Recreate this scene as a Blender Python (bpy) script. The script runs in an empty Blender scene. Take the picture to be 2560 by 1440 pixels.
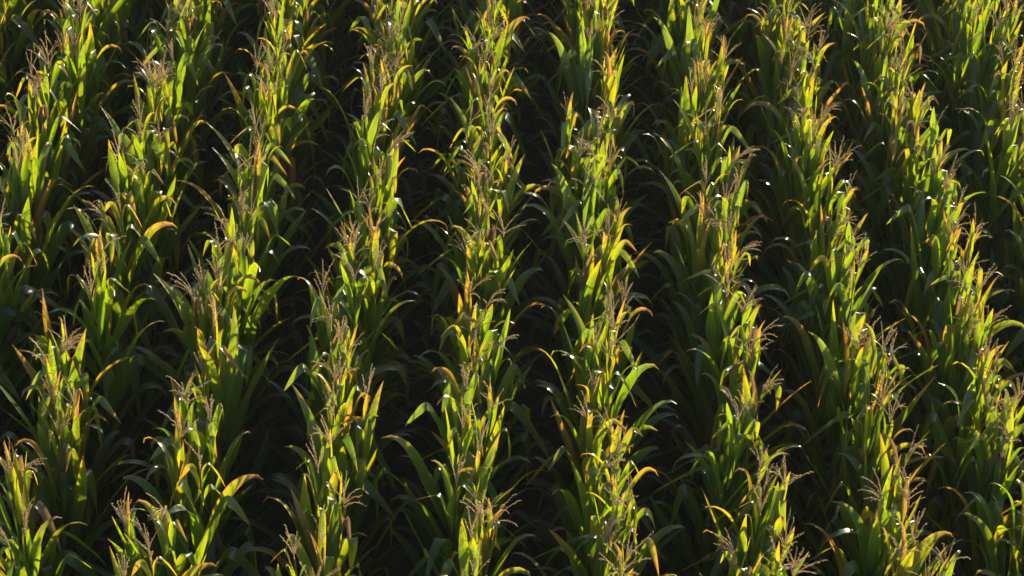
import bpy, math, random
import numpy as np
from mathutils import Matrix, Vector

random.seed(7)
rng = np.random.default_rng(7)
scene = bpy.context.scene
COL = scene.collection
R = math.radians

# ------------------------------------------------------------------ camera
W, H = 2560, 1440
PITCH, YAW, ROLL = R(36.0), R(-1.907), R(4.848)
FPX = 4811.8                     # focal length in photo pixels
TOP = 2.22                       # height of the tassels' middle
CAM = Vector((0.0, 0.0, TOP + 6.613))
fw = Vector((-math.sin(YAW) * math.cos(PITCH), math.cos(YAW) * math.cos(PITCH), -math.sin(PITCH)))
rt0 = Vector((math.cos(YAW), math.sin(YAW), 0))
up0 = rt0.cross(fw)
rt = rt0 * math.cos(ROLL) + up0 * math.sin(ROLL)
up = -rt0 * math.sin(ROLL) + up0 * math.cos(ROLL)
cam_data = bpy.data.cameras.new('camera')
cam = bpy.data.objects.new('camera', cam_data)
COL.objects.link(cam)
m = Matrix((rt, up, -fw)).transposed().to_4x4()
m.translation = CAM
cam.matrix_world = m
cam_data.sensor_width = 36.0
cam_data.lens = 36.0 * FPX / W
cam_data.clip_start = 0.1
cam_data.clip_end = 5000
scene.camera = cam


def project(p):
    d = Vector(p) - CAM
    z = d.dot(fw)
    if z <= 0.1:
        return None
    return (W / 2 + FPX * d.dot(rt) / z, H / 2 - FPX * d.dot(up) / z, z)


# ------------------------------------------------------------------ light
SUN_AZ, SUN_EL = R(32.0), R(11.0)          # azimuth from the row direction towards the right
sdir = Vector((math.sin(SUN_AZ) * math.cos(SUN_EL), math.cos(SUN_AZ) * math.cos(SUN_EL), math.sin(SUN_EL)))
sun_data = bpy.data.lights.new('sun', 'SUN')
sun_data.energy = 5.0
sun_data.angle = R(0.53)
sun_data.color = (1.0, 0.88, 0.66)
sun = bpy.data.objects.new('sun', sun_data)
sun.rotation_euler = sdir.to_track_quat('Z', 'Y').to_euler()
sun.location = sdir * 50
COL.objects.link(sun)

world = bpy.data.worlds.new('World')
scene.world = world
world.use_nodes = True
wn = world.node_tree
bg = wn.nodes['Background']
sky = wn.nodes.new('ShaderNodeTexSky')
sky.sky_type = 'NISHITA'
sky.sun_disc = False
sky.sun_elevation = SUN_EL
sky.sun_rotation = SUN_AZ
sky.altitude = 50
wn.links.new(sky.outputs[0], bg.inputs[0])
bg.inputs[1].default_value = 0.09

vs = scene.view_settings
vs.view_transform = 'Standard'
vs.look = 'None'
vs.exposure = 1.12
vs.gamma = 1.0
scene.cycles.max_bounces = 6
scene.cycles.transmission_bounces = 4
scene.cycles.diffuse_bounces = 4
scene.cycles.glossy_bounces = 2


# ------------------------------------------------------------------ materials
class NT:
    def __init__(self, name):
        self.mat = bpy.data.materials.new(name)
        self.mat.use_nodes = True
        self.t = self.mat.node_tree
        self.t.nodes.clear()
        self.out = self.n('ShaderNodeOutputMaterial')

    def n(self, t, **kw):
        nd = self.t.nodes.new(t)
        for k, v in kw.items():
            setattr(nd, k, v)
        return nd

    def put(self, sock, v):
        if isinstance(v, bpy.types.NodeSocket):
            self.t.links.new(v, sock)
        elif isinstance(v, tuple) and len(v) == 3:
            sock.default_value = (*v, 1.0)
        else:
            sock.default_value = v

    def math(self, op, a, b=0.0, c=0.0, clamp=False):
        nd = self.n('ShaderNodeMath', operation=op, use_clamp=clamp)
        for i, v in enumerate((a, b, c)):
            self.put(nd.inputs[i], v)
        return nd.outputs[0]

    def step(self, v, lo, hi, a=0.0, b=1.0):
        nd = self.n('ShaderNodeMapRange', interpolation_type='SMOOTHSTEP')
        for i, x in enumerate((v, lo, hi, a, b)):
            self.put(nd.inputs[i], x)
        return nd.outputs[0]

    def mix(self, f, a, b):
        nd = self.n('ShaderNodeMix', data_type='RGBA')
        self.put(nd.inputs[0], f)
        self.put(nd.inputs[6], a)
        self.put(nd.inputs[7], b)
        return nd.outputs[2]

    def attr(self, name):
        return self.n('ShaderNodeAttribute', attribute_name=name).outputs['Fac']

    def noise(self, vec, scale, detail=3.0, w=None):
        nd = self.n('ShaderNodeTexNoise', noise_dimensions='4D')
        self.put(nd.inputs['Vector'], vec)
        nd.inputs['Scale'].default_value = scale
        nd.inputs['Detail'].default_value = detail
        if w is not None:
            self.put(nd.inputs['W'], w)
        return nd.outputs[0]

    def bump(self, h, strength, dist):
        nd = self.n('ShaderNodeBump')
        nd.inputs['Strength'].default_value = strength
        nd.inputs['Distance'].default_value = dist
        self.put(nd.inputs['Height'], h)
        return nd.outputs[0]


def leaf_material():
    k = NT('maize_leaf')
    uvn = k.n('ShaderNodeUVMap', uv_map='UVMap')
    sep = k.n('ShaderNodeSeparateXYZ')
    k.put(sep.inputs[0], uvn.outputs[0])
    t, s = sep.outputs[0], sep.outputs[1]               # along the blade, across it (0..1)
    across = k.math('ABSOLUTE', k.math('MULTIPLY_ADD', s, 2.0, -1.0))
    senes, rnd = k.attr('senes'), k.attr('rnd')
    oi = k.n('ShaderNodeObjectInfo').outputs['Random']
    rr = k.math('FRACT', k.math('ADD', rnd, k.math('MULTIPLY', oi, 0.37)))
    co = k.n('ShaderNodeTexCoord').outputs['Object']
    w = k.math('MULTIPLY', rr, 40.0)
    n1 = k.noise(co, 9.0, 4.0, w)
    n2 = k.noise(co, 45.0, 3.0, w)
    # streaks that run along the blade
    sm = k.n('ShaderNodeMapping')
    sm.inputs['Scale'].default_value = (2.5, 22.0, 1.0)
    k.put(sm.inputs[0], uvn.outputs[0])
    n3 = k.noise(sm.outputs[0], 1.0, 3.0, w)
    edge = k.math('POWER', across, 4.0)
    tip = k.math('POWER', t, 5.0)
    a = k.math('MULTIPLY', edge, k.math('MULTIPLY_ADD', senes, 0.55, 0.14))
    b = k.math('MULTIPLY', tip, k.math('MULTIPLY_ADD', senes, 1.0, 0.22))
    v = k.math('ADD', k.math('ADD', a, b), k.math('MULTIPLY', senes, 0.42))
    v = k.math('ADD', v, k.math('MULTIPLY', k.step(senes, 0.6, 0.85), 0.35))
    v = k.math('ADD', v, k.math('MULTIPLY_ADD', n1, 0.75, -0.375))
    v = k.math('ADD', v, k.math('MULTIPLY_ADD', n3, 0.5, -0.25))
    dry = k.step(v, 0.50, 0.66)
    yellow = k.step(v, 0.20, 0.56)
    vein = k.n('ShaderNodeTexWave', wave_type='BANDS', bands_direction='Y')
    k.put(vein.inputs['Vector'], uvn.outputs[0])
    vein.inputs['Scale'].default_value = 6.0
    vein.inputs['Distortion'].default_value = 0.6
    rib = k.step(across, 0.05, 0.13, 1.0, 0.0)
    # reflected colour
    g = k.mix(rr, (0.018, 0.075, 0.032), (0.038, 0.105, 0.040))
    g = k.mix(k.math('MULTIPLY', vein.outputs[0], 0.35), g, (0.075, 0.13, 0.035))
    c = k.mix(k.math('MULTIPLY', yellow, 0.75), g, (0.16, 0.15, 0.022))
    tan = k.mix(k.step(n2, 0.35, 0.65), (0.19, 0.115, 0.045), (0.30, 0.21, 0.11))
    dead = k.step(senes, 0.72, 0.88)
    tan = k.mix(dead, tan, k.mix(n1, (0.15, 0.11, 0.065), (0.22, 0.165, 0.105)))
    c = k.mix(dry, c, tan)
    c = k.mix(k.math('MULTIPLY', rib, 0.75), c, (0.22, 0.26, 0.13))
    # transmitted colour
    tg = k.mix(rr, (0.27, 0.45, 0.008), (0.46, 0.60, 0.009))
    tg = k.mix(k.math('MULTIPLY', k.math('MULTIPLY', vein.outputs[0], k.step(n3, 0.35, 0.6)), 0.6), tg, (0.15, 0.24, 0.006))
    tc = k.mix(yellow, tg, (0.66, 0.58, 0.008))
    tc = k.mix(dry, tc, k.mix(dead, (0.70, 0.36, 0.03), (0.22, 0.13, 0.06)))
    tc = k.mix(k.math('MULTIPLY', rib, 0.5), tc, (0.16, 0.22, 0.02))
    tc = k.mix(k.math('MULTIPLY', k.step(n2, 0.55, 0.75), 0.30), tc, (0.12, 0.13, 0.01))
    bs = k.n('ShaderNodeBsdfPrincipled')
    k.put(bs.inputs['Base Color'], c)
    k.put(bs.inputs['Roughness'], k.math('MULTIPLY_ADD', dry, 0.12, 0.40))
    bs.inputs['Specular IOR Level'].default_value = 0.6
    bs.inputs['Coat Weight'].default_value = 1.0
    bs.inputs['Coat Roughness'].default_value = 0.29
    bs.inputs['Coat IOR'].default_value = 1.65
    hb = k.math('ADD', k.math('MULTIPLY', vein.outputs[0], 0.5), k.math('MULTIPLY', n1, 0.6))
    nb = k.bump(hb, 0.25, 0.004)
    k.put(bs.inputs['Normal'], nb)
    tl = k.n('ShaderNodeBsdfTranslucent')
    k.put(tl.inputs['Color'], tc)
    ms = k.n('ShaderNodeMixShader')
    ms.inputs[0].default_value = 0.46
    k.put(ms.inputs[1], bs.outputs[0])
    k.put(ms.inputs[2], tl.outputs[0])
    k.put(k.out.inputs[0], ms.outputs[0])
    return k.mat


def stalk_material():
    k = NT('maize_stalk')
    co = k.n('ShaderNodeTexCoord').outputs['Object']
    n1 = k.noise(co, 12.0, 4.0, 1.0)
    n2 = k.noise(co, 60.0, 2.0, 5.0)
    c = k.mix(k.step(n1, 0.4, 0.62), (0.075, 0.115, 0.028), (0.17, 0.14, 0.05))
    c = k.mix(k.math('MULTIPLY', k.step(n2, 0.5, 0.75), 0.5), c, (0.16, 0.085, 0.045))
    bs = k.n('ShaderNodeBsdfPrincipled')
    k.put(bs.inputs['Base Color'], c)
    bs.inputs['Roughness'].default_value = 0.45
    k.put(bs.inputs['Normal'], k.bump(n2, 0.3, 0.003))
    k.put(k.out.inputs[0], bs.outputs[0])
    return k.mat


def tassel_material():
    k = NT('dry_tassel')
    co = k.n('ShaderNodeTexCoord').outputs['Object']
    n1 = k.noise(co, 70.0, 2.0, 3.0)
    rnd = k.attr('rnd')
    c = k.mix(rnd, (0.60, 0.49, 0.33), (0.80, 0.70, 0.52))
    c = k.mix(k.math('MULTIPLY', k.step(n1, 0.45, 0.7), 0.5), c, (0.22, 0.13, 0.07))
    bs = k.n('ShaderNodeBsdfPrincipled')
    k.put(bs.inputs['Base Color'], c)
    bs.inputs['Roughness'].default_value = 0.6
    tl = k.n('ShaderNodeBsdfTranslucent')
    k.put(tl.inputs['Color'], k.mix(rnd, (0.78, 0.60, 0.30), (0.88, 0.72, 0.42)))
    ms = k.n('ShaderNodeMixShader')
    ms.inputs[0].default_value = 0.5
    k.put(ms.inputs[1], bs.outputs[0])
    k.put(ms.inputs[2], tl.outputs[0])
    k.put(k.out.inputs[0], ms.outputs[0])
    return k.mat


def plain_material(name, a, b, scale, rough):
    k = NT(name)
    co = k.n('ShaderNodeTexCoord').outputs['Object']
    n1 = k.noise(co, scale, 6.0, 2.0)
    bs = k.n('ShaderNodeBsdfPrincipled')
    k.put(bs.inputs['Base Color'], k.mix(k.step(n1, 0.35, 0.65), a, b))
    bs.inputs['Roughness'].default_value = rough
    k.put(bs.inputs['Normal'], k.bump(n1, 0.8, 0.03))
    k.put(k.out.inputs[0], bs.outputs[0])
    return k.mat


M_LEAF = leaf_material()
M_STALK = stalk_material()
M_TASSEL = tassel_material()
M_HUSK = plain_material('ear_husk', (0.15, 0.16, 0.05), (0.27, 0.21, 0.10), 30.0, 0.55)
M_SILK = plain_material('dry_silk', (0.06, 0.03, 0.018), (0.12, 0.06, 0.03), 80.0, 0.7)
M_SOIL = plain_material('field_soil', (0.045, 0.034, 0.024), (0.085, 0.065, 0.046), 6.0, 0.95)
MATS = {'leaf': M_LEAF, 'stalk': M_STALK, 'tassel': M_TASSEL, 'ear': M_HUSK, 'silk': M_SILK}


# ------------------------------------------------------------------ shapes
# a shape is (verts Nx3, quads Mx4, uv Nx2, senes, rnd)
def grid_faces(nt, ns):
    i = np.arange(nt - 1)[:, None] * ns + np.arange(ns - 1)[None, :]
    return np.stack([i, i + 1, i + ns + 1, i + ns], -1).reshape(-1, 4)


def leaf_shape(rg, base, az, a0, length, width, kind, senes, fold_at=None, twist=0.0):
    """one blade; base = where it leaves the stalk, az = its compass direction, a0 = angle from vertical"""
    tt = list(np.linspace(0, 1, 19))
    if kind == 'fold':
        tf = fold_at
        tt += list(np.linspace(tf - 0.05, tf + 0.05, 7))
    tt = np.unique(np.round(np.clip(np.array(tt), 0, 1), 4))
    n = len(tt)
    amp = rg.uniform(0.6, 1.3)
    if kind == 'fold':
        th = rg.uniform(1.9, 2.9)
        hw = rg.uniform(0.014, 0.036)
        ang = a0 + 0.25 * tt + th / (1 + np.exp(-(tt - tf) / (hw * 0.45)))
        ang = np.minimum(ang, 3.05)
    elif kind == 'arch':
        c = rg.uniform(0.9, 2.8)
        ang = a0 + 0.12 * tt + c * tt ** rg.uniform(5.0, 13.0)
        ang = np.minimum(ang, 2.9)
    else:
        ang = a0 + rg.uniform(-0.15, 0.45) * tt ** 1.6
    yaw = az + rg.normal(0, 0.5) * tt ** 1.5 + 0.10 * np.sin(tt * rg.uniform(3, 8) + rg.uniform(0, 6))
    tw = twist * tt ** 1.2 + rg.normal(0, 0.12) * np.sin(tt * rg.uniform(4, 9) + rg.uniform(0, 6))
    rad = np.stack([np.cos(yaw), np.sin(yaw), 0 * yaw], -1)
    tan = np.stack([-np.sin(yaw), np.cos(yaw), 0 * yaw], -1)
    z = np.array([0, 0, 1.0])
    T = np.sin(ang)[:, None] * rad + np.cos(ang)[:, None] * z
    N = -np.cos(ang)[:, None] * rad + np.sin(ang)[:, None] * z
    B = np.cos(tw)[:, None] * tan + np.sin(tw)[:, None] * N
    N2 = -np.sin(tw)[:, None] * tan + np.cos(tw)[:, None] * N
    dl = np.diff(tt, prepend=0)[:, None] * length
    P = np.array(base) + np.cumsum(T * dl, 0)
    wt = np.interp(tt, [0, 0.06, 0.2, 0.42, 0.65, 0.82, 0.93, 1.0], [0.55, 0.72, 0.95, 1.0, 0.84, 0.55, 0.26, 0.015]) * width
    ns = 5
    s = np.linspace(-1, 1, ns)
    keel = np.interp(tt, [0, 0.25, 0.6, 1], [0.55, 0.32, 0.20, 0.30])
    if kind == 'fold':
        keel = keel * (1 - 0.85 * np.exp(-((tt - tf) / 0.07) ** 2))
    curl = senes ** 1.5 * rg.uniform(0.2, 1.0)
    f1, f2, p1, p2 = rg.uniform(14, 26), rg.uniform(14, 26), rg.uniform(0, 6), rg.uniform(0, 6)
    ruf = 0.10 * amp
    V = np.zeros((n, ns, 3))
    UV = np.zeros((n, ns, 2))
    for j, sj in enumerate(s):
        f, p = (f1, p1) if sj < 0 else (f2, p2)
        off = keel * abs(sj) + curl * sj * sj * 0.8 + ruf * np.sin(f * tt + p) * sj * sj * np.sin(np.pi * np.clip(tt * 1.1, 0, 1))
        half = wt * 0.5
        shrink = 1 - 0.35 * curl * abs(sj)
        V[:, j] = P + B * (half * sj * shrink)[:, None] + N2 * (half * off)[:, None]
        UV[:, j, 0] = tt
        UV[:, j, 1] = (sj + 1) / 2
    nv = n * ns
    return [V.reshape(-1, 3), grid_faces(n, ns), UV.reshape(-1, 2), np.full(nv, senes), np.full(nv, rg.uniform())]


def tube(path, radii, ns=6, rnd=0.5):
    path = np.array(path, float)
    n = len(path)
    T = np.gradient(path, axis=0)
    T /= np.linalg.norm(T, axis=1)[:, None] + 1e-9
    ref = np.array([1.0, 0.13, 0.07])
    A = np.cross(T, ref)
    A /= np.linalg.norm(A, axis=1)[:, None] + 1e-9
    Bv = np.cross(T, A)
    th = np.linspace(0, 2 * np.pi, ns, endpoint=False)
    V = path[:, None] + (np.cos(th)[None, :, None] * A[:, None] + np.sin(th)[None, :, None] * Bv[:, None]) * np.array(radii)[:, None, None]
    i = np.arange(n - 1)[:, None] * ns
    j = np.arange(ns)[None]
    j2 = (j + 1) % ns
    F = np.stack([i + j, i + j2, i + ns + j2, i + ns + j], -1).reshape(-1, 4)
    nv = n * ns
    return [V.reshape(-1, 3), F, np.zeros((nv, 2)), np.zeros(nv), np.full(nv, rnd)]


def join(shapes):
    off, out = 0, [[], [], [], [], []]
    for sh in shapes:
        out[0].append(sh[0])
        out[1].append(sh[1] + off)
        for q in (2, 3, 4):
            out[q].append(sh[q])
        off += len(sh[0])
    return [np.concatenate(x) for x in out]


def stalk_point(bend, z):
    return np.array([bend[0] * (z / 2.1) ** 2 + 0.006 * math.sin(z * 5 + bend[2]), bend[1] * (z / 2.1) ** 2 + 0.006 * math.cos(z * 6 + bend[2]), z])


def stalk_shape(bend, nodes, top):
    zs, rs = [], []
    for z in np.linspace(0, top, 40):
        zs.append(z)
        r = 0.0125 * (1 - 0.62 * z / top)
        d = min(abs(z - q) for q in nodes)
        rs.append(r * (1 + 0.35 * math.exp(-(d / 0.025) ** 2)))
    return tube([stalk_point(bend, z) for z in zs], rs, 7)


def tassel_shape(rg, base, lean, habit):
    """central spike and side branches, each a thin stem set with small drooping spikelets"""
    shapes = []
    nb = {'narrow': 5, 'spreading': 7, 'nodding': 6, 'sparse': 2}[habit] + int(rg.integers(-1, 2))
    L = rg.uniform(0.20, 0.29)
    stems = []
    lz = rg.normal(0, 0.5)

    def stem(p0, az, a0, length, droop):
        n = 10
        t = np.linspace(0, 1, n)
        ang = a0 + droop * t ** 1.5
        yaw = az + rg.normal(0, 0.25) * t
        T = np.stack([np.sin(ang) * np.cos(yaw), np.sin(ang) * np.sin(yaw), np.cos(ang)], -1)
        P = np.array(p0) + np.cumsum(T * (length / (n - 1)), 0) - T[0] * (length / (n - 1))
        stems.append((P, length))
        return P

    sp = stem(base, lean, rg.uniform(0.02, 0.16), L, {'narrow': 0.15, 'spreading': 0.35, 'nodding': 1.0, 'sparse': 0.2}[habit])
    for i in range(nb):
        f = rg.uniform(0.08, 0.40)
        p0 = sp[int(f * 9)]
        if habit == 'narrow':
            az, a0, dr = rg.uniform(0, 6.28), rg.uniform(0.08, 0.28), rg.uniform(0.0, 0.5)
        elif habit == 'spreading':
            az, a0, dr = i * 2.4 + rg.uniform(-.4, .4), rg.uniform(0.25, 0.65), rg.uniform(0.1, 1.0)
        elif habit == 'nodding':
            az, a0, dr = lz + rg.normal(0, 0.7), rg.uniform(0.2, 0.5), rg.uniform(0.5, 1.6)
        else:
            az, a0, dr = rg.uniform(0, 6.28), rg.uniform(0.2, 0.6), rg.uniform(0.2, 0.9)
        stem(p0, az, a0, rg.uniform(0.11, 0.19), dr)
    for P, length in stems:
        shapes.append(tube(P, np.linspace(0.0024, 0.0011, len(P)), 4, rg.uniform()))
        # spikelets in pairs
        k = int(length / 0.0085)
        tq = np.linspace(0.14, 1.0, k)
        idx = tq * (len(P) - 1)
        i0 = np.minimum(idx.astype(int), len(P) - 2)
        c = P[i0] + (P[i0 + 1] - P[i0]) * (idx - i0)[:, None]
        T = P[i0 + 1] - P[i0]
        T /= np.linalg.norm(T, axis=1)[:, None]
        side = rg.normal(size=(k, 3))
        side -= (side * T).sum(1)[:, None] * T
        side /= np.linalg.norm(side, axis=1)[:, None]
        side[:, 2] -= 0.25
        d = T * rg.uniform(0.35, 0.9, (k, 1)) + side * rg.uniform(0.35, 0.8, (k, 1))
        d /= np.linalg.norm(d, axis=1)[:, None]
        a = np.cross(d, rg.normal(size=(k, 3)))
        a /= np.linalg.norm(a, axis=1)[:, None]
        b = np.cross(d, a)
        ln = rg.uniform(0.008, 0.013, (k, 1))
        rd = rg.uniform(0.0021, 0.0035, (k, 1))
        mid = c + d * ln * 0.45
        V = np.stack([c, mid + a * rd, mid + b * rd, mid - a * rd, mid - b * rd, c + d * ln], 1).reshape(-1, 3)
        o = np.arange(k)[:, None] * 6
        F = np.concatenate([np.stack([o + 0, o + 2, o + 5, o + 1], -1).reshape(-1, 4),
                            np.stack([o + 0, o + 3, o + 5, o + 2], -1).reshape(-1, 4),
                            np.stack([o + 0, o + 4, o + 5, o + 3], -1).reshape(-1, 4),
                            np.stack([o + 0, o + 1, o + 5, o + 4], -1).reshape(-1, 4)])
        nv = len(V)
        shapes.append([V, F, np.zeros((nv, 2)), np.zeros(nv), np.repeat(rg.uniform(size=k), 6)])
    return join(shapes)


def ear_shape(rg, base, az, tilt):
    t = np.linspace(0, 1, 12)
    d = np.array([math.sin(tilt) * math.cos(az), math.sin(tilt) * math.sin(az), math.cos(tilt)])
    P = np.array(base)[None] + d[None] * (t * 0.24)[:, None]
    r = np.interp(t, [0, 0.08, 0.3, 0.55, 0.8, 0.95, 1], [0.012, 0.022, 0.029, 0.028, 0.019, 0.009, 0.005])
    husk = tube(P, r, 8)
    tips = []
    for i in range(9):
        q = np.linspace(0, 1, 5)[:, None]
        v = d + rg.normal(size=3) * 0.5
        e = P[-1][None] + v[None] * q * 0.05 + np.array([[0, 0, -0.05]]) * q ** 2
        tips.append(tube(e, np.linspace(0.0022, 0.0008, 5), 4, rg.uniform()))
    return husk, join(tips)


HABITS = ['narrow', 'spreading', 'nodding', 'sparse']
HABIT_WORDS = {'narrow': 'narrow tassel', 'spreading': 'spreading tassel', 'nodding': 'nodding tassel', 'sparse': 'sparse tassel'}
AGE_WORDS = ['mostly green leaves', 'yellowing leaves', 'rust-edged leaves', 'browning leaves']


def plant_design(k):
    rg = np.random.default_rng(100 + k)
    habit = ['narrow', 'spreading', 'nodding', 'narrow', 'spreading', 'sparse', 'nodding', 'spreading'][k % 8]
    age = [0, 1, 2, 0, 3, 1, 2, 0, 1, 2, 1][k % 11]
    extra = [0.0, 0.05, 0.11, 0.20][age]
    bend = (rg.normal(0, 0.03), rg.normal(0, 0.05), rg.uniform(0, 6))
    n = int(rg.integers(15, 18))
    zs = np.concatenate([np.linspace(0.25, 0.80, 4), np.linspace(0.86, 1.98, n - 4)]) + rg.normal(0, 0.02, n)
    parts = {'leaf': []}
    top = 2.12 + rg.normal(0, 0.03)
    parts['stalk'] = stalk_shape(bend, zs, top)
    a = math.pi / 2 + rg.normal(0, 0.75)          # plane the blades fan out in; 0 = across the row
    for i, z in enumerate(zs):
        az = a + (math.pi if i % 2 else 0) + rg.normal(0, 0.45)
        z = float(z)
        b = stalk_point(bend, z)
        if i < 4:                                 # dead leaves near the ground
            sen, L, wd, a0, kd = (rg.uniform(0.85, 1.0) if rg.uniform() < 0.5 else rg.uniform(0.0, 0.3)), rg.uniform(0.6, 0.85), rg.uniform(0.055, 0.075), rg.uniform(0.35, 0.80), rg.choice(['arch', 'up', 'fold'])
            az = (0 if math.cos(az) > 0 else math.pi) + rg.normal(0, 0.7)
        else:
            q = (z - 0.8) / 1.2
            L = np.interp(q, [0, 0.3, 0.6, 1.0], [0.76, 0.84, 0.66, 0.34]) * rg.uniform(0.86, 1.16)
            wd = np.interp(q, [0, 0.4, 0.75, 1.0], [0.076, 0.082, 0.062, 0.035]) * rg.uniform(0.86, 1.14)
            a0 = np.interp(q, [0, 0.4, 0.7, 1.0], [0.36, 0.25, 0.15, 0.11]) * rg.uniform(0.5, 1.5)
            if q < 0.60 and rg.uniform() < 0.48:      # the middle blades reach out over the gap between the rows
                az = (0 if math.cos(az) > 0 else math.pi) + rg.normal(0, 0.5)
            kd = rg.choice(['fold', 'arch', 'up'], p=[0.58, 0.14, 0.28] if q > 0.5 else [0.34, 0.42, 0.24])
            sen = float(np.clip(rg.beta(1.2, 5) + extra + (rg.uniform(0.25, 0.6) if (q < 0.35 and rg.uniform() < 0.28) else 0) + (0.18 if q > 0.88 else 0.07 if q > 0.62 else 0), 0, 1))
            if rg.uniform() < 0.03:
                sen = rg.uniform(0.6, 0.9)
        parts['leaf'].append(leaf_shape(rg, b, az, a0, L, wd, kd, sen, fold_at=rg.uniform(0.42, 0.80), twist=rg.normal(0, 0.55)))
    parts['tassel'] = tassel_shape(rg, stalk_point(bend, top - 0.01), rg.normal(0, 0.4) if habit == 'nodding' else rg.uniform(0, 6.28), habit)
    ez = float(zs[int(n * 0.52)])
    parts['ear'], parts['silk'] = ear_shape(rg, stalk_point(bend, ez), a + rg.choice([0, math.pi]) + 0.3, rg.uniform(0.25, 0.6))
    return parts, habit, age, bend


# ------------------------------------------------------------------ mesh building
def make_mesh(name, sh, mats, mat_idx=None, origin=None):
    V, F, UV, sen, rnd = sh
    if origin is not None:
        V = V - np.asarray(origin)
    me = bpy.data.meshes.new(name)
    me.vertices.add(len(V))
    me.vertices.foreach_set('co', np.ascontiguousarray(V, dtype=np.float32).ravel())
    me.loops.add(len(F) * 4)
    me.loops.foreach_set('vertex_index', np.ascontiguousarray(F, dtype=np.int32).ravel())
    me.polygons.add(len(F))
    me.polygons.foreach_set('loop_start', np.arange(len(F), dtype=np.int32) * 4)
    me.update(calc_edges=True)
    me.polygons.foreach_set('use_smooth', np.ones(len(F), dtype=bool))
    uv = me.uv_layers.new(name='UVMap')
    uv.data.foreach_set('uv', np.ascontiguousarray(UV[F.ravel()], dtype=np.float32).ravel())
    for nm, arr in (('senes', sen), ('rnd', rnd)):
        at = me.attributes.new(nm, 'FLOAT', 'POINT')
        at.data.foreach_set('value', np.ascontiguousarray(arr, dtype=np.float32))
    for mt in mats:
        me.materials.append(mt)
    if mat_idx is not None:
        me.polygons.foreach_set('material_index', np.ascontiguousarray(mat_idx, dtype=np.int32))
    me.update()
    return me


def add_part(name, sh, mat, parent, origin=(0, 0, 0)):
    o = bpy.data.objects.new(name, make_mesh(name, sh, [mat], origin=origin))
    COL.objects.link(o)
    o.parent = parent
    o.location = origin
    return o


# ------------------------------------------------------------------ ground
def soil():
    # furrowed sheet: fine near the crop, coarse far out to the horizon
    xs = np.concatenate([[-1500, -300, -60], np.linspace(-12, 12, 161), [60, 300, 1500]])
    ys = np.concatenate([[-1500, -300, -40], np.linspace(0, 24, 121), [60, 300, 1500]])
    X, Y = np.meshgrid(xs, ys, indexing='ij')
    near = (np.abs(X) < 12.5) & (Y > -1) & (Y < 25)
    Z = np.where(near, 0.025 * np.cos((X - ROW0) / SPACING * 2 * np.pi) + rng.normal(0, 0.012, X.shape), 0) - 0.02
    V = np.stack([X, Y, Z], -1).reshape(-1, 3)
    F = grid_faces(len(xs), len(ys))[:, ::-1]
    nv = len(V)
    o = bpy.data.objects.new('field_soil', make_mesh('field_soil', [V, F, np.zeros((nv, 2)), np.zeros(nv), np.zeros(nv)], [M_SOIL]))
    o['kind'] = 'structure'
    o['label'] = 'dark bare soil between the maize rows'
    COL.objects.link(o)


SPACING, ROW0 = 0.75, 0.125
soil()

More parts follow.
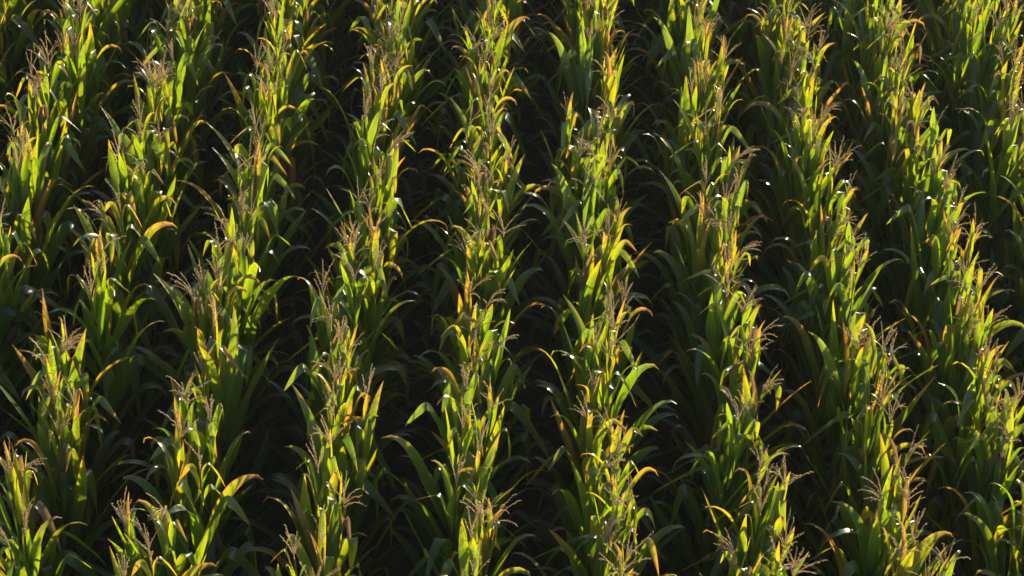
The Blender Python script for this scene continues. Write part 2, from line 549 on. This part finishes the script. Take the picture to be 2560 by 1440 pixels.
# ------------------------------------------------------------------ where the plants stand
# plants whose tassels stand out: metres across and along the field, habit (narrow, spreading, left, right, sparse p)
TASSELS = ('-1.49,6.57,l -1.41,6.72,p -2.10,6.79,l 0.16,6.80,n 0.91,6.83,s -0.61,6.90,p -1.45,6.91,l 2.42,6.91,s -1.57,6.93,n '
           '-2.07,6.94,n 0.14,6.96,n -1.36,7.00,l 1.69,7.02,s 1.49,7.03,l 0.17,7.17,s 0.85,7.23,s -2.22,7.28,n -2.16,7.31,r '
           '0.96,7.33,p 1.58,7.33,n 2.24,7.39,l -1.27,7.40,p -0.68,7.42,n 1.73,7.43,s 2.40,7.43,s -1.41,7.64,s 0.15,7.66,n '
           '0.89,7.73,n 2.38,7.78,r -1.29,7.85,n 0.06,7.85,n -1.44,7.93,s -2.18,7.99,n 1.55,8.03,l 0.74,8.05,s 0.20,8.06,s '
           '2.34,8.07,s -2.19,8.09,l -0.63,8.22,n 0.07,8.22,n 1.68,8.28,r 3.14,8.36,n -2.14,8.39,s -0.67,8.50,n -1.37,8.54,n '
           '3.07,8.57,p 2.98,8.59,n -2.30,8.63,p 1.67,8.64,s 2.42,8.68,n -0.69,8.69,l 0.24,8.71,r 0.78,8.73,n 2.37,8.79,n '
           '0.87,8.86,n -2.11,8.88,n 1.71,8.95,s -0.61,9.09,l 0.07,9.12,s 3.02,9.17,s -2.10,9.24,s -1.29,9.33,n -1.37,9.37,n '
           '0.75,9.49,l -0.67,9.53,s -2.15,9.57,l 1.65,9.59,r -1.42,9.62,l -2.08,9.67,p 0.86,9.76,s -1.38,9.84,n 0.15,9.85,n '
           '3.15,9.89,s -2.81,10.03,n 0.11,10.07,l -2.15,10.11,n 2.34,10.15,r -2.77,10.17,n -2.02,10.17,l -0.56,10.22,n 3.13,10.25,p '
           '-2.84,10.36,n -1.31,10.36,n -1.40,10.40,p 1.54,10.43,n 3.11,10.48,n 0.79,10.62,l 2.39,10.63,n -2.14,10.69,n -2.00,10.71,p '
           '0.72,10.71,p 0.14,10.74,n 3.10,10.82,n -0.01,10.87,p -0.70,10.88,n -2.86,10.93,n 0.85,10.93,n 0.12,11.09,n -2.87,11.14,l '
           '-0.62,11.15,n -2.16,11.21,s 0.63,11.27,p -1.45,11.36,n 0.13,11.36,n 1.68,11.41,p 2.39,11.50,r -0.55,11.54,n 1.52,11.60,n '
           '-2.84,11.61,n -2.05,11.67,n -2.75,11.68,n 3.11,11.76,s 0.07,11.80,n -1.32,11.86,n 0.96,11.92,n 2.24,11.98,n 3.05,11.98,s '
           '-0.03,12.07,l -1.42,12.11,n -0.57,12.32,n 0.94,12.33,s 2.24,12.34,n 3.93,12.39,s 2.37,12.41,s 1.60,12.42,n 3.05,12.69,r '
           '3.84,12.75,s 3.74,12.98,n ')
N_DESIGN = 44
designs = [plant_design(k) for k in range(N_DESIGN)]
PLANT_GAP = 0.155
spots = []
for row in range(-9, 17):
    y = 3.5 + random.uniform(0, PLANT_GAP)
    x0 = ROW0 + row * SPACING + {-2: -0.02, 0: -0.01, 2: 0.03, 3: -0.02, 4: -0.03}.get(row, 0.0)
    while y < 25.0:
        spots.append(dict(row=row, x=x0 + random.gauss(0, 0.022), y=y, s=min(1.09, max(0.88, random.gauss(1.0, 0.035))),
                          k=random.randrange(N_DESIGN), flip=random.random() < 0.5, jit=random.gauss(0, 0.30),
                          tx=random.gauss(0.0, 0.045), ty=random.gauss(0.0, 0.026)))
        y += PLANT_GAP * random.uniform(0.72, 1.28)
HAB = {'n': 'narrow', 's': 'spreading', 'l': 'nodding', 'r': 'nodding', 'p': 'sparse'}
by_habit = {h: [k for k in range(N_DESIGN) if designs[k][1] == h] for h in HABITS}
for w_ in TASSELS.split():
    tx_, ty_, h_ = w_.split(',')
    tx_, ty_ = float(tx_), float(ty_)
    row = round((tx_ - ROW0) / SPACING)
    x0 = ROW0 + row * SPACING
    free = [q for q in spots if q['row'] == row and 'set' not in q]
    sp = min(free, key=lambda q: abs(q['y'] - ty_))
    off_ = tx_ - x0
    k = random.choice(by_habit[HAB[h_]])
    b_ = designs[k][3]
    sp.update(k=k, s=random.uniform(0.98, 1.05), flip=h_ == 'l' or (h_ != 'r' and random.random() < 0.5), jit=random.gauss(0, 0.2), set=True)
    sg = -1 if sp['flip'] else 1
    sp['ty'] = max(-0.09, min(0.09, off_ * 0.5 / 2.2))
    sp['tx'] = random.gauss(0, 0.02)
    sp['x'] = tx_ - sg * b_[0] - math.sin(sp['ty']) * 2.2
    sp['x'] = x0 + max(-0.09, min(0.09, sp['x'] - x0))
    sp['y'] = ty_ - sg * b_[1] + math.sin(sp['tx']) * 2.2
held = [q for q in spots if 'set' in q]
spots = [q for q in spots if 'set' in q or not any(p['row'] == q['row'] and abs(p['y'] - q['y']) < 0.07 for p in held)]


def visible(sp):
    best = None
    for z in (2.35, 2.0, 1.6):
        p = project((sp['x'], sp['y'], z * sp['s']))
        if p and -40 < p[0] < W + 40 and -10 < p[1] < H + 60:
            best = z
            break
    return best


cand = []
for sp in spots:
    z = visible(sp)
    if z:
        p = project((sp['x'], sp['y'], 2.1))
        cand.append((p[2] + {2.35: 0.0, 2.0: 0.5, 1.6: 1.2}[z], sp))
cand.sort(key=lambda q: q[0])
chosen = [q[1] for q in cand[:300]]
ids = set(id(q) for q in chosen)
rest = [q for q in spots if id(q) not in ids]
print('in view', len(cand), 'individual', len(chosen), 'rest', len(rest))


def spot_matrix(sp):
    return (Matrix.Translation((sp['x'], sp['y'], 0.0)) @ Matrix.Rotation(sp['tx'], 4, 'X') @ Matrix.Rotation(sp['ty'], 4, 'Y')
            @ Matrix.Rotation((math.pi if sp['flip'] else 0) + sp['jit'], 4, 'Z') @ Matrix.Diagonal((sp['s'], sp['s'], sp['s'], 1)))


# ------------------------------------------------------------------ labels
ONES = ['', 'first', 'second', 'third', 'fourth', 'fifth', 'sixth', 'seventh', 'eighth', 'ninth', 'tenth', 'eleventh', 'twelfth', 'thirteenth',
        'fourteenth', 'fifteenth', 'sixteenth', 'seventeenth', 'eighteenth', 'nineteenth', 'twentieth']


def ordinal(n):
    if n <= 20:
        return ONES[n]
    tens, one = divmod(n, 10)
    w = {2: 'twent', 3: 'thirt', 4: 'fort', 5: 'fift'}[tens]
    return w + 'ieth' if one == 0 else w + 'y-' + ONES[one]


rows_seen = sorted(set(sp['row'] for sp in chosen))
for i, r_ in enumerate(rows_seen):
    for j, sp in enumerate(sorted((q for q in chosen if q['row'] == r_), key=lambda q: q['y'])):
        parts, habit, age, bend = designs[sp['k']]
        size = 'tall' if sp['s'] > 1.04 else 'short' if sp['s'] < 0.96 else 'medium'
        sp['label'] = '%s maize plant, %s, %s, %s from front in %s row from left' % (
            size, HABIT_WORDS[habit], AGE_WORDS[age], ordinal(j + 1), ordinal(i + 1))

# ------------------------------------------------------------------ the single plants
GROUP = 'maize plants standing in rows'


def make_plant(k):
    parts, habit, age, bend = designs[k]
    root = bpy.data.objects.new('maize_plant', None)
    root.empty_display_size = 0.1
    COL.objects.link(root)
    root['category'] = 'maize plant'
    root['group'] = GROUP
    add_part('stalk', parts['stalk'], M_STALK, root)
    for lf in parts['leaf']:
        add_part('leaf', lf, M_LEAF, root, origin=tuple(float(q) for q in lf[0][2]))
    add_part('tassel', parts['tassel'], M_TASSEL, root, origin=tuple(float(q) for q in parts['tassel'][0][0]))
    e = add_part('ear', parts['ear'], M_HUSK, root)
    add_part('silk', parts['silk'], M_SILK, e)
    return root


def copy_tree(o, parent=None):
    c = o.copy()
    COL.objects.link(c)
    c.parent = parent
    for ch in kids.get(o.name, ()):
        copy_tree(ch, c)
    return c


first, kids, used = {}, {}, set()
for sp in chosen:
    k = sp['k']
    if k not in first:
        first[k] = make_plant(k)
for o in list(COL.objects):
    if o.parent:
        kids.setdefault(o.parent.name, []).append(o)
for sp in chosen:
    k = sp['k']
    if k in used:
        o = copy_tree(first[k])
    else:
        o = first[k]
        used.add(k)
    o.matrix_world = spot_matrix(sp)
    o['label'] = sp['label']

# ------------------------------------------------------------------ the rows past those, as one mass
flat = []
for parts, habit, age, bend in designs:
    shapes, mi = [], []
    for idx, nm in enumerate(('stalk', 'leaf', 'tassel', 'ear')):
        for sh in (parts[nm] if nm == 'leaf' else [parts[nm]]):
            shapes.append(sh)
            mi.append(np.full(len(sh[1]), idx))
    flat.append((join(shapes), np.concatenate(mi)))
acc, mis, off = [[], [], [], [], []], [], 0
for sp in rest:
    (V, F, UV, sen, rnd), mi = flat[sp['k']]
    mm = np.array(spot_matrix(sp))
    acc[0].append((V @ mm[:3, :3].T + mm[:3, 3]).astype(np.float32))
    acc[1].append((F + off).astype(np.int32))
    acc[2].append(UV.astype(np.float32))
    acc[3].append(sen.astype(np.float32))
    acc[4].append(((rnd + random.random()) % 1.0).astype(np.float32))
    mis.append(mi)
    off += len(V)
mass = bpy.data.objects.new('maize_rows', make_mesh('maize_rows', [np.concatenate(q) for q in acc], [M_STALK, M_LEAF, M_TASSEL, M_HUSK], np.concatenate(mis)))
mass['kind'] = 'stuff'
mass['label'] = 'further maize rows running on past the single plants at the edges'
mass['category'] = 'maize crop'
COL.objects.link(mass)

# ------------------------------------------------------------------ fallen leaves on the soil
litter = []
for i in range(420):
    rg = np.random.default_rng(9000 + i)
    x, y = rg.uniform(-5, 7), rg.uniform(3.5, 15)
    sh = leaf_shape(rg, (x, y, rg.uniform(0.02, 0.10)), rg.uniform(0, 6.28), 1.45 + rg.normal(0, 0.06), rg.uniform(0.3, 0.6), rg.uniform(0.04, 0.07), 'up', rg.uniform(0.85, 1.0), twist=rg.normal(0, 0.5))
    sh[0][:, 2] = np.abs(sh[0][:, 2]) * 0.5 + 0.015
    litter.append(sh)
lo = bpy.data.objects.new('fallen_leaves', make_mesh('fallen_leaves', join(litter), [M_LEAF]))
lo['kind'] = 'stuff'
lo['label'] = 'dry brown leaves fallen on the soil between the rows'
lo['category'] = 'leaf litter'
COL.objects.link(lo)

# ------------------------------------------------------------------ thin evening haze
def haze_box(x0, x1, y0, y1, z0, z1):
    vx = [(x, y, z) for z in (z0, z1) for x, y in ((x0, y0), (x1, y0), (x1, y1), (x0, y1))]
    fc = [(3, 2, 1, 0), (4, 5, 6, 7), (0, 1, 5, 4), (1, 2, 6, 5), (2, 3, 7, 6), (3, 0, 4, 7)]
    me = bpy.data.meshes.new('haze')
    me.from_pydata(vx, [], fc)
    k = NT('evening_haze')
    pv = k.n('ShaderNodeVolumePrincipled')
    pv.inputs['Color'].default_value = (0.85, 0.93, 1.0, 1.0)
    pv.inputs['Density'].default_value = 0.00035
    pv.inputs['Anisotropy'].default_value = 0.2
    k.put(k.out.inputs['Volume'], pv.outputs[0])
    me.materials.append(k.mat)
    o = bpy.data.objects.new('haze', me)
    o['kind'] = 'stuff'
    o['label'] = 'thin evening haze over the field'
    COL.objects.link(o)


haze_box(-1600, 1600, -1600, 1600, -1.1, CAM.z + 0.6)
